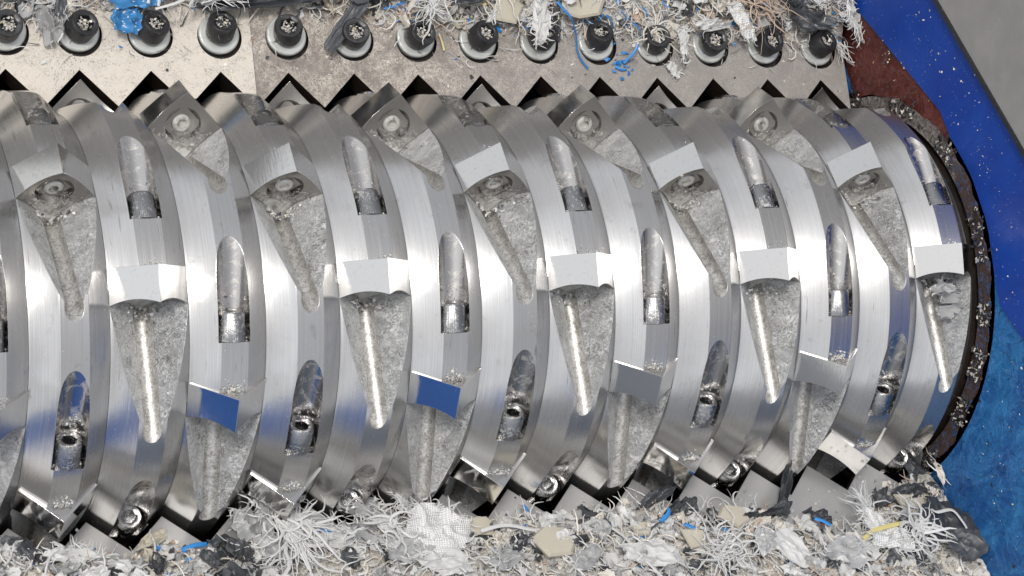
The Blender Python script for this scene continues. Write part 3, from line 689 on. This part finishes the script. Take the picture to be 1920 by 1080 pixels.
def tuft(name, F, x, d, h, n, dirs, length, rad, label, seed, cat='fibre tuft', mat=1, curl=1.0, lift=.4, spreadpos=.05, nn=9):
    r_ = random.Random(seed); m = MB()
    for i in range(n):
        c, w_ = r_.choice(dirs)
        fibre(m, F, x + r_.gauss(0, spreadpos), d + r_.gauss(0, spreadpos), h + r_.uniform(0, .06), c + r_.gauss(0, w_), length * r_.uniform(.25, 1.15) ** 1.3, r_, rad * r_.choice((.35, .5, .6, 1.0, 1.3)), mat, curl * 1.6, lift * r_.uniform(0, 1.4), nn, None, 5)
    o = obj(name, m.mesh(name, DEB, 40)); tag(o, label, cat); return o
def strand(name, F, pts, rad, mat, label, cat='plastic strip', flat=.5, sides=6):
    # smooth the control points
    P = [Vector(p) for p in pts]; Q = []
    for i in range(len(P) - 1):
        p0, p1, p2, p3 = P[max(i - 1, 0)], P[i], P[i + 1], P[min(i + 2, len(P) - 1)]
        for t in (0, .2, .4, .6, .8): Q.append(.5 * ((2 * p1) + (p2 - p0) * t + (2 * p0 - 5 * p1 + 4 * p2 - p3) * t * t + (3 * p1 - p0 - 3 * p2 + p3) * t ** 3))
    Q.append(P[-1]); m = MB(); m.tube([F(*q) for q in Q], rad, sides, 0, flat, False)
    o = obj(name, m.mesh(name, [mat], 50)); tag(o, label, cat); return o

_scraps('torn_scraps', L, hL, LB, 430, -1.3, 13.3, 1.6, (1, 1, 1, 7, 7, 1, 1, 1, 0, 2, 2), 'torn white, milky and grey film scraps matted into the lower bed of shreds', .06, .24, on_tooth, .12)
_scraps('torn_scraps', U, hU, UB, 260, -1.3, 13.3, 1.6, (1, 1, 7, 1, 0, 0, 2, 2, 6, 7, 4), 'torn white, cream and grey scraps matted behind the upper screws', .06, .22, on_tooth, .05)
# --- upper plate pieces (x along the rotor, d away from it, h above the plate)
crumple('film_scrap', U, .60, .62, .10, .21, .30, .2, T_FILM, 11, .10, .3, 'crumpled milky film with frayed tip between the two leftmost screws', 'film scrap', 26)
crumple('film_scrap', U, .76, .93, .16, .10, .26, 0, T_CHAR, 12, .03, .06, 'short upright charcoal strip between the two leftmost upper screws', 'film scrap', box=.8, fold=.3)
bf = crumple('blue_film', U, 1.74, 1.02, .26, .44, .27, .05, T_DOT, 13, .08, .15, 'crumpled blue film printed with small white dots beside a screw', 'blue film', fold=1.2)
crumple('film_lobe', U, 1.66, .68, .20, .27, .22, -.2, T_DOT, 14, .07, .2, None, None, fold=1.2, parent=bf)
for i, (pts, lb) in enumerate((([(2.02, .75, .55), (2.1, 1.05, .6), (2.35, 1.2, .6), (2.7, 1.1, .55)], 'white cord arching over the left side of third screw'),
                               ([(1.98, .72, .52), (2.3, .80, .62), (2.6, 1.0, .6), (2.4, 1.2, .55), (2.1, .95, .58)], 'looped white cord lying over the third screw'),
                               ([(1.9, .8, .5), (1.93, 1.1, .5), (1.98, 1.4, .45)], 'short upright white cord beside the dotted blue film'))):
    strand('cord', U, pts, .022, T_WHITE, lb, 'cord')
crumple('film_scrap', U, 2.85, 1.06, .22, .46, .22, -.1, T_FILM, 15, .12, .3, 'wad of cloudy white film behind the third and fourth screws', 'film scrap', 60, fr_len=.2)
crumple('film_scrap', U, 3.75, .98, .26, 1.05, .13, .10, T_CHAR, 16, .10, .15, 'long wrinkled charcoal strip lying behind the fourth and fifth screws', 'film scrap', fold=.7, tilt=(.05, 0))
crumple('film_scrap', U, 2.95, .62, .12, .16, .14, .4, T_CHAR, 46, .10, .4, 'ragged charcoal shred left of the fourth screw', 'film scrap', 12, fr_mat=2)
crumple('strap_scrap', U, 4.86, .66, .22, .50, .115, .88, T_CHAR, 17, .03, .06, 'flat dark grey strap lying diagonally between fifth and sixth screws', 'strap', box=.9, fold=.25, tilt=(.12, 0))
crumple('film_scrap', U, 5.25, 1.15, .36, .38, .17, .3, T_CHAR, 18, .03, .1, 'smooth dark grey flap above the sixth screw', 'film scrap', box=.6, fold=.3)
crumple('film_scrap', U, 6.85, 1.10, .30, .46, .20, .1, T_CHAR, 19, .16, .25, 'crumpled charcoal film with fine wrinkles behind the eighth screw', 'film scrap', fold=1.3, nr=20, ns=60)
crumple('film_scrap', U, 7.22, .88, .26, .22, .07, .9, T_WHITE, 20, .05, .2, 'pale torn sliver leaning beside the eighth screw', 'film scrap', 14)
crumple('fluff', U, 7.93, .80, .30, .18, .42, .05, T_WHITE, 21, .12, .3, 'white fluffy felt scrap hanging down beside the ninth screw', 'felt scrap', 130, fr_len=.14, fold=1.4)
slab('plastic_chip', U, 8.62, 1.06, .34, [(-.34, -.14), (-.05, -.24), (.28, -.22), (.42, .02), (.3, .26), (-.2, .26)], .05, .1, T_BEIGE, 'large beige plastic chip with pale edges behind the ninth screw', tilt=(.05, .05))
slab('plastic_chip', U, 7.45, .98, .26, [(-.2, -.24), (.16, -.22), (.26, .1), (.1, .26), (-.2, .2)], .04, -.2, T_BEIGE, 'beige plastic chip leaning between eighth and ninth screws', tilt=(-.1, .1))
crumple('film_scrap', U, 8.2, 1.06, .33, .18, .10, -.4, T_CHAR, 47, .04, .2, 'grey flake tucked under the large beige chip', 'film scrap')
strand('blue_string', U, [(8.42, .80, .40), (8.56, .62, .22), (8.63, .40, .08), (8.70, .25, .04), (8.80, .12, .03)], .022, T_BLUES, 'long bright blue string hanging down right of the ninth screw', 'string')
strand('blue_string', U, [(8.18, 1.02, .46), (8.3, .88, .46), (8.40, .80, .42)], .03, T_BLUES, 'short thick blue string above the ninth screw', 'string')
strand('yellow_strip', U, [(6.36, .60, .10), (6.42, .48, .05), (6.45, .36, .03)], .022, T_YEL, 'small yellow sliver lying beside the seventh screw', 'plastic strip')
r_ = random.Random(5); m = MB(); FB = frame_of(U)
for i in range(26): chip(m, U(9.36 + r_.gauss(0, .10), .2 + r_.gauss(0, .10), .03), r_.uniform(.02, .07), r_, 3, .5, FB)
tag(obj('blue_flakes', m.mesh('blue_flakes', DEB)), 'cluster of bright blue flakes near the plate edge below the tenth screw', 'flakes', None, 'stuff')
for i, (a, b, c_, e) in enumerate([(9.1, .9, 9.28, .75), (9.6, .45, 9.4, .2), (9.55, .8, 9.75, .62), (9.75, 1.05, 9.9, .85)]):
    strand('blue_string', U, [(a, b, .25), ((a + c_) / 2 + .03, (b + e) / 2, .2), (c_, e, .08)], .02, T_BLUES, ('blue sliver above the tenth screw', 'blue thread curling right of the tenth screw', 'short blue thread left of the eleventh screw', 'blue sliver in the straw above the eleventh screw')[i], 'string')
crumple('fluff', U, 10.27, .12, .05, .13, .19, .1, T_WHITE, 23, .06, .35, 'off-white torn scrap below the eleventh screw by the notch', 'felt scrap', 18, fr_len=.1)
crumple('fluff', U, 10.42, .48, .14, .11, .24, -.1, T_WHITE, 48, .08, .35, 'white frayed scrap between eleventh and twelfth screws', 'felt scrap', 50, fr_len=.14)
crumple('woven_scrap', U, 10.95, .78, .30, .34, .12, .1, T_WHITE, 24, .10, .2, 'folded cream band curving over the twelfth screw', 'woven scrap', 16)
crumple('woven_scrap', U, 11.45, .86, .34, .13, .34, .5, T_WEAVE, 25, .05, .2, 'combed white woven scrap beside the twelfth screw', 'woven scrap', 60, fr_len=.16, box=.4)
crumple('film_scrap', U, 12.75, .92, .34, .50, .26, -.25, T_CHAR, 26, .12, .25, 'large smooth black film flap draped over the last two screws', 'film scrap', fold=.9, nr=18, ns=54)
crumple('film_scrap', U, 12.35, 1.2, .42, .22, .18, .5, T_CHAR, 27, .14, .4, 'crumpled black lump behind the thirteenth screw', 'film scrap')
crumple('fluff', U, 13.1, 1.28, .45, .50, .17, -.05, T_WHITE, 28, .12, .3, 'white fluffy band lying across the top right pile', 'felt scrap', 120, fr_len=.2)
crumple('fluff', U, 13.42, .92, .40, .16, .38, .15, T_WHITE, 29, .14, .4, 'white frayed fluff hanging over the plate end by the blue wall', 'felt scrap', 150, fr_len=.26)
tuft('fibre_tuft', U, 13.38, .55, .10, 26, [(-1.6, .5)], .45, .012, 'thin white fibres trailing down beside the last upper screw', 31)
tuft('fibre_tuft', U, 9.9, .7, .20, 40, [(.2, .6), (-1.6, .8), (2.4, .7)], .6, .012, 'loose cream fibres between the tenth and eleventh screws', 32, mat=0)
tuft('fibre_tuft', U, 11.75, 1.2, .40, 70, [(-.6, .25), (2.5, .25)], .8, .016, 'bundle of pinkish straw-like slivers above the thirteenth screw', 33, mat=4, spreadpos=.16)
tuft('fibre_tuft', U, 6.2, .95, .28, 50, [(0, .6), (3.1, .6), (-1.5, .5)], .5, .013, 'loose white fibres over the seventh screw', 34)

LF = [(3.55, .12, .42, .22, .2, T_WHITE, 'flattened white matted pad right of the big tuft'), (2.95, .30, .34, .26, .5, T_FILM, 'milky folded film below the big tuft'), (5.0, .80, .5, .26, .1, T_WHITE, 'matted white pad at the bottom edge under the woven sheet'),
      (7.1, .98, .34, .24, -.2, T_FILM, 'milky film lying right of the hexagonal chip at the bottom'), (8.1, 1.0, .42, .26, .3, T_WHITE, 'crumpled white pad at bottom centre'), (11.2, 1.3, .42, .24, .1, T_FILM, 'cloudy film at the bottom edge right of folded sheet'),
      (.2, .12, .34, .16, .2, T_WHITE, 'matted white pad in the bottom left corner'), (12.7, .72, .26, .2, .4, T_FILM, 'grey milky film between striped strip and dark heap'), (6.0, .78, .3, .16, -.3, T_FILM, 'thin cloudy film left of the hexagonal chip')]
for i, (x, d, sx, sd_, ro, mt, lb) in enumerate(LF):
    crumple('film_scrap', L, x, d, .14 + hL(x, d), sx, sd_, ro, mt, 200 + i, .08, .3, lb, 'film scrap', 60, fr_len=.2, nr=16, ns=50)
# --- lower plate pieces
crumple('clear_film', L, 2.62, -.12, .14, .30, .32, .4, T_FILM, 51, .12, .15, 'rounded clump of cloudy film resting over the teeth at lower left', 'film scrap', 40, fr_len=.2)
crumple('clear_film', L, 2.86, -.42, .24, .26, .24, -.6, T_FILM, 52, .10, .3, 'frayed translucent flap standing above the white fibre tuft', 'film scrap', 90, fr_len=.24)
tuft('fibre_tuft', L, 3.02, -.02, .30, 60, [(1.5, .42)], 1.0, .022, 'big white fibre tuft splaying downwards at lower left', 53, curl=.9, lift=.3, spreadpos=.09)
tuft('fibre_tuft', L, 3.10, -.05, .28, 42, [(.35, .45)], .75, .016, 'white fibres spreading right from the big tuft', 54, curl=.9)
strand('cord', L, [(2.15, -.52, .30), (2.5, -.76, .34), (2.85, -.66, .38), (3.10, -.35, .36), (3.12, -.05, .32)], .018, T_WHITE, 'single long white cord arching out above the big tuft', 'cord')
crumple('clear_film', L, 4.28, -.22, .14, .26, .22, .2, T_FILM, 55, .14, .4, 'torn translucent film bridging two lower teeth', 'film scrap', 60, fr_len=.22)
crumple('clear_film', L, 4.85, -.30, .16, .22, .26, .5, T_FILM, 56, .14, .4, 'fluffy translucent film clump overhanging a black gap', 'film scrap', 110, fr_len=.22)
crumple('woven_scrap', L, 5.15, .32, .26, .50, .40, .15, T_WEAVE, 57, .13, .3, 'large bright white woven sheet, torn and frayed, at bottom centre', 'woven scrap', 130, fr_len=.18, nr=22, ns=70)
crumple('clear_film', L, 4.62, .52, .30, .34, .26, .1, T_FILM, 58, .05, .15, 'smooth bluish grey film left of the large woven sheet', 'film scrap', 10, box=.3, fold=.4)
crumple('clear_film', L, 4.05, .22, .20, .30, .30, .8, T_FILM, 59, .14, .35, 'tattered white film clump left of the woven sheet', 'film scrap', 130, fr_len=.28)
tuft('fibre_tuft', L, 4.45, .18, .34, 40, [(1.3, .9), (-1.7, .5), (3.1, .5)], .45, .022, 'star-shaped burst of thick white fibres left of woven sheet', 60)
slab('plastic_chip', L, 6.72, .62, .26, [(-.30, -.10), (-.08, -.26), (.22, -.24), (.33, .02), (.20, .22), (-.14, .24)], .09, .05, T_BEIGE, 'large hexagonal beige chip in the bottom bed of shreds', tilt=(.05, .12))
slab('plastic_chip', L, 5.82, .18, .16, [(-.22, -.12), (.10, -.16), (.24, .02), (.12, .16), (-.2, .14)], .05, .1, T_BEIGE, 'flat beige chip right of the large woven sheet', tilt=(0, .1))
slab('plastic_chip', L, 9.66, .46, .24, [(-.22, -.02), (-.08, -.22), (.2, -.18), (.26, .06), (.04, .20)], .08, .1, T_BEIGE, 'thick beige pentagon chip below the dark shreds', tilt=(.05, .1))
slab('plastic_chip', L, 12.72, .46, .2, [(-.14, -.18), (.14, -.16), (.12, .14), (-.04, .2)], .05, .1, T_BEIGE, 'small cream chip with pale creases under the dark folded film', tilt=(.05, .1))
slab('plastic_chip', L, 12.98, .52, .2, [(-.12, -.18), (.16, -.12), (.1, .12), (-.06, .22)], .06, -.3, T_BEIGE, 'pinkish beige chip beside the small cream chip', tilt=(-.1, .1))
slab('plastic_chip', L, 8.15, .5, .22, [(-.12, -.11), (.11, -.12), (.12, .1), (-.1, .12)], .06, .2, T_BEIGE, 'small square beige chip right of a white fibre', tilt=(.05, .1))
slab('plastic_chip', L, 8.9, .75, .26, [(-.2, -.1), (.12, -.2), (.2, .05), (-.02, .2)], .05, .5, T_BEIGE, 'tan wedge chip among the lower middle shreds', tilt=(.05, .1))
slab('plastic_chip', L, 11.45, 1.05, .3, [(-.12, -.1), (.05, -.15), (.15, 0), (.08, .14), (-.1, .1)], .06, .5, T_CREAM, 'round cream chip beside the smooth white sheet', tilt=(.05, .1))
crumple('film_scrap', L, 1.28, -.12, .07, .30, .13, -.5, T_BEIGE, 61, .05, .2, 'curled beige shell with white inside on a lower left tooth', 'film scrap')
crumple('film_scrap', L, 1.18, .20, .12, .16, .14, .9, T_BEIGE, 62, .06, .2, 'cupped cream flake at bottom left', 'film scrap')
CH = [(-.35, -.12, .30, .20, .4, 'charcoal film bundle in the bottom left corner'), (2.15, .08, .20, .14, .3, 'curled charcoal flake below the film clump'), (2.32, .32, .16, .24, .1, 'upright charcoal shred beside the big white tuft'),
      (1.9, .42, .2, .12, .8, 'dark folded flake left of the big white tuft'), (8.62, -.06, .44, .13, -.42, 'long charcoal scrap lying along a lower tooth edge'), (9.12, .12, .24, .14, -.5, 'charcoal flake right of the long dark scrap'),
      (8.75, .22, .30, .09, -.5, 'smooth grey flake under the long charcoal scrap'), (10.55, .36, .34, .16, -.25, 'dark crumpled shred at the foot of the tall spike'), (10.1, .48, .40, .05, .05, 'thin dark stalk reaching left from the crumpled shred'),
      (11.1, .56, .24, .15, .3, 'charcoal flake beside a blue sliver'), (12.95, .22, .42, .17, -.15, 'folded charcoal film with stitched lines near the rotor end'), (13.22, -.26, .34, .34, .6, 'large angular charcoal sheet below the rotor end'),
      (13.12, .85, .44, .62, -.15, 'big wrinkled dark film heap by the blue wall'), (13.25, 1.45, .34, .30, .3, 'wrinkled dark film at the bottom of the pile against the blue wall'), (12.55, .95, .22, .20, .3, 'dark plastic shard behind white fibres at lower right'), (6.15, .62, .2, .12, -.9, 'slim grey flake left of the hexagonal chip'),
      (7.55, .18, .26, .06, .9, 'thin brownish grey sliver in the middle shreds'), (12.45, .28, .16, .22, .2, 'dull charcoal flake left of the folded film')]
for i, (x, d, sx, sd_, ro, lb) in enumerate(CH):
    crumple('film_scrap', L, x, d, .10 + .10 * (d > .3) + hL(x, d) * (1.1 if x > 12.4 or x < 2.5 else .7), sx, sd_, ro, T_CHAR, 70 + i, .10, .35, lb, 'film scrap', fold=1.0)
m = MB(); m.prism([(-.05, 0), (.10, 0), (.16, .02), (.06, .20), (-.02, .12)], lambda a, b: L(10.62 + a, .26 - b * 1.2, .16 + b * 1.6), lambda a, b: L(10.64 + a, .30 - b * 1.2, .19 + b * 1.6))
crumple('film_scrap', L, 10.76, .02, .26, .10, .36, .42, T_CHAR, 99, .08, .25, 'tall pointed charcoal spike standing before a black gap', 'film scrap', tilt=(0, -.35))
w = crumple('woven_scrap', L, 11.98, .78, .26, .20, .42, -.10, T_WEAVE, 101, .06, .35, 'white woven strip with a yellow stripe and torn ends', 'woven scrap', 110, fr_len=.2)
strand_pts = [(11.55, 1.12, .42), (11.75, 1.0, .42), (11.98, .95, .42), (12.2, .92, .42), (12.36, .90, .40)]
sm_ = strand('yellow_stripe', L, strand_pts, .035, T_YEL, None, None, .35); sm_.parent = w
crumple('woven_scrap', L, 12.08, 1.16, .32, .42, .22, .2, T_WEAVE, 102, .10, .3, 'white frayed woven pad below the yellow stripe', 'woven scrap', 120, fr_len=.2)
tuft('fibre_tuft', L, 12.0, .42, .24, 30, [(-1.7, .35), (-2.8, .4)], .42, .014, 'thin white wisps rising from the top of the striped strip', 103)
tuft('fibre_tuft', L, 12.62, 1.02, .36, 60, [(0, 3.0)], .6, .020, 'large star of white fibres right of the woven strip', 104, curl=1.4)
tuft('fibre_tuft', L, 9.25, 1.05, .34, 90, [(2.6, .5), (-.4, .4)], .6, .014, 'dense combed white fibres at bottom centre right', 105, spreadpos=.14)
crumple('woven_scrap', L, 10.35, 1.08, .34, .24, .36, -.5, T_WHITE, 106, .05, .15, 'smooth white folded sheet at the bottom edge', 'woven scrap', 8, fold=.4, box=.4)
crumple('clear_film', L, 9.95, .95, .34, .20, .24, .2, T_FILM, 107, .08, .3, 'cloudy film scrap left of the folded white sheet', 'film scrap', 30)
crumple('film_scrap', L, 13.52, -.05, .30, .09, .24, .1, T_CREAM, 108, .04, .25, 'pale torn strip against the blue wall', 'film scrap', 8)
strand('cord', L, [(12.95, .72, .42), (13.0, .80, .46), (13.25, .80, .48), (13.35, 1.0, .46), (13.4, 1.1, .42)], .026, T_WHITE, 'white cord lying over the wrinkled dark film heap', 'cord')
strand('cord', L, [(7.6, .2, .14), (7.8, .6, .30), (7.95, 1.0, .34), (8.2, 1.5, .36)], .026, T_WHITE, 'long thick white cord running down through the middle shreds', 'cord')
strand('cord', L, [(5.7, .36, .34), (6.1, .30, .34), (6.5, .38, .28), (6.8, .34, .2)], .028, T_WHITE, 'flat white ribbon crossing right from the woven sheet', 'cord')
for (p, lb) in (([(1.62, .10, .08), (1.80, .05, .10), (1.98, .02, .06)], 'bright blue sliver left of the big tuft'), ([(3.42, -.04, .14), (3.62, .06, .16), (3.78, .12, .12), (3.78, .24, .12)], 'bright blue hooked sliver right of the big tuft'),
                ([(8.50, .42, .26), (8.65, .32, .28), (8.72, .22, .26)], 'blue torn flake under the long charcoal scrap'), ([(10.98, .62, .30), (11.1, .68, .31), (11.2, .76, .30)], 'short thick bright blue stick near the smooth plate'),
                ([(8.85, .5, .28), (8.98, .58, .28)], 'blue flake in the middle shreds'), ([(9.4, .62, .3), (9.48, .7, .3)], 'tiny blue flake under the pentagon chip'), ([(6.62, -.18, .05), (6.66, -.08, .05)], 'small blue chip on a lower tooth')):
    strand('blue_sliver', L, p, .032, T_BLUES, lb, 'plastic sliver')
strand('orange_sliver', L, [(9.85, .74, .30), (9.98, .62, .32), (10.1, .55, .30)], .024, T_PINK, 'tan orange sliver right of the pentagon chip', 'plastic sliver')
r_ = random.Random(91); m = MB()
for i in range(2400):
    a = r_.uniform(-1.9, 1.75); q = r_.gauss(3.02, .09); q = max(2.88, min(3.24, q)); low = a > .2
    if nz(a * 2.2, 1.5, 2.0) + .6 * nz(a * 9, 2.5, 1.0) < .02: continue
    if not low and r_.random() < .3: continue
    chip(m, Vector((13.555 - r_.random() * .03, -q * sin(a), q * cos(a))), r_.uniform(.008, .05), r_, r_.choice((0, 2, 2, 8, 8, 8, 6, 7) if low else (0, 2, 2, 8, 8)), None, Matrix(((0, 0, 1), (0, 1, 0), (-1, 0, 0))))
tag(obj('grit', m.mesh('grit', DEB + [T_DARK])), 'grey and brown grit stuck around the rim of the bore', 'grit', None, 'stuff')
r_ = random.Random(92); m = MB()
for i in range(260):
    y = r_.uniform(-5, 3.5); z = 2.2 + r_.uniform(-.6, 1.8)
    if y * y + z * z < 11: continue
    chip(m, Vector((13.56, y, z)), r_.uniform(.008, .022), r_, r_.choice((0, 1, 5)), None, Matrix(((0, 0, 1), (0, 1, 0), (-1, 0, 0))))
tag(obj('dust_flecks', m.mesh('dust_flecks', DEB)), 'pale flecks clinging to the blue side wall', 'flecks', None, 'stuff')
# film jammed in the pocket of the last disc, and shavings resting behind the knives
def RP(x0, a0, r0):
    def f(x, d, h): a = a0 + d / r0; rr = r0 + h; return Vector((x0 + x, -rr * sin(a), rr * cos(a)))
    return f
jam = crumple('clear_film', RP(13.0, radians(23), 2.62), 0, 0, .08, .24, .22, 0, T_FILM, 120, .16, .4, 'crumpled clear film jammed in the pocket nearest the blue wall', 'film scrap', 20, fr_len=.12, fold=1.5, nr=18, ns=54)
crumple('film_lobe', RP(13.0, radians(29), 2.62), .02, 0, .10, .16, .20, .5, T_FILM, 121, .14, .4, None, None, fold=1.5, parent=jam)
r_ = random.Random(77); m = MB()
for k in range(-1, 14):
    th = TH0 + (k % 3) * pi / 6
    for q in (-1, 0, 1, 2):
        a = th + q * pi / 2
        if radians(-20) < a < radians(100):
            ab = a - radians(8.6)
            for i in range(70 if a > radians(40) else 12):
                da = -abs(r_.gauss(0, .020)); x = r_.gauss(.0, .075); c = Vector((k + x, 0, 0)) + rotm(ab + da) @ Vector((0, 0, RF + .012 + r_.random() * .02 * (1 + da * 12)))
                chip(m, c, r_.uniform(.006, .024), r_, r_.choice((1, 1, 7, 0)))
            # dirt packed in front of the knife, at the root of the pocket
            for i in range(60):
                s_ = abs(r_.gauss(.03, .07)); x = r_.gauss(0, .13); h = 2.30 + .2 * s_ + abs(x) + .02 + r_.random() * .04
                chip(m, Vector((k, 0, 0)) + rotm(a) @ Vector((x, -s_, h)), r_.uniform(.010, .034), r_, r_.choice((0, 1, 2, 7)))
        a2 = a - radians(20.4)
        if radians(-60) < a2 < radians(100):
            for i in range(40):
                x = r_.gauss(0, .12); x = max(-.18, min(.18, x)); s_ = r_.uniform(.0, .05) if i < 20 else r_.uniform(.38, .6)
                h = 2.985 - sqrt(max(0, .205 ** 2 - x * x)) + .012 if i >= 20 else 2.96 + r_.uniform(-.05, .06)
                if i < 20: x = r_.choice((-1, 1)) * r_.uniform(.15, .19)
                chip(m, Vector((k, 0, 0)) + rotm(a2) @ Vector((x, s_, h)), r_.uniform(.008, .024), r_, r_.choice((0, 1, 2)))
tag(obj('shavings', m.mesh('shavings', DEB)), 'white shavings and grit caught behind knives and in the pockets of the rotor', 'shavings', None, 'stuff')
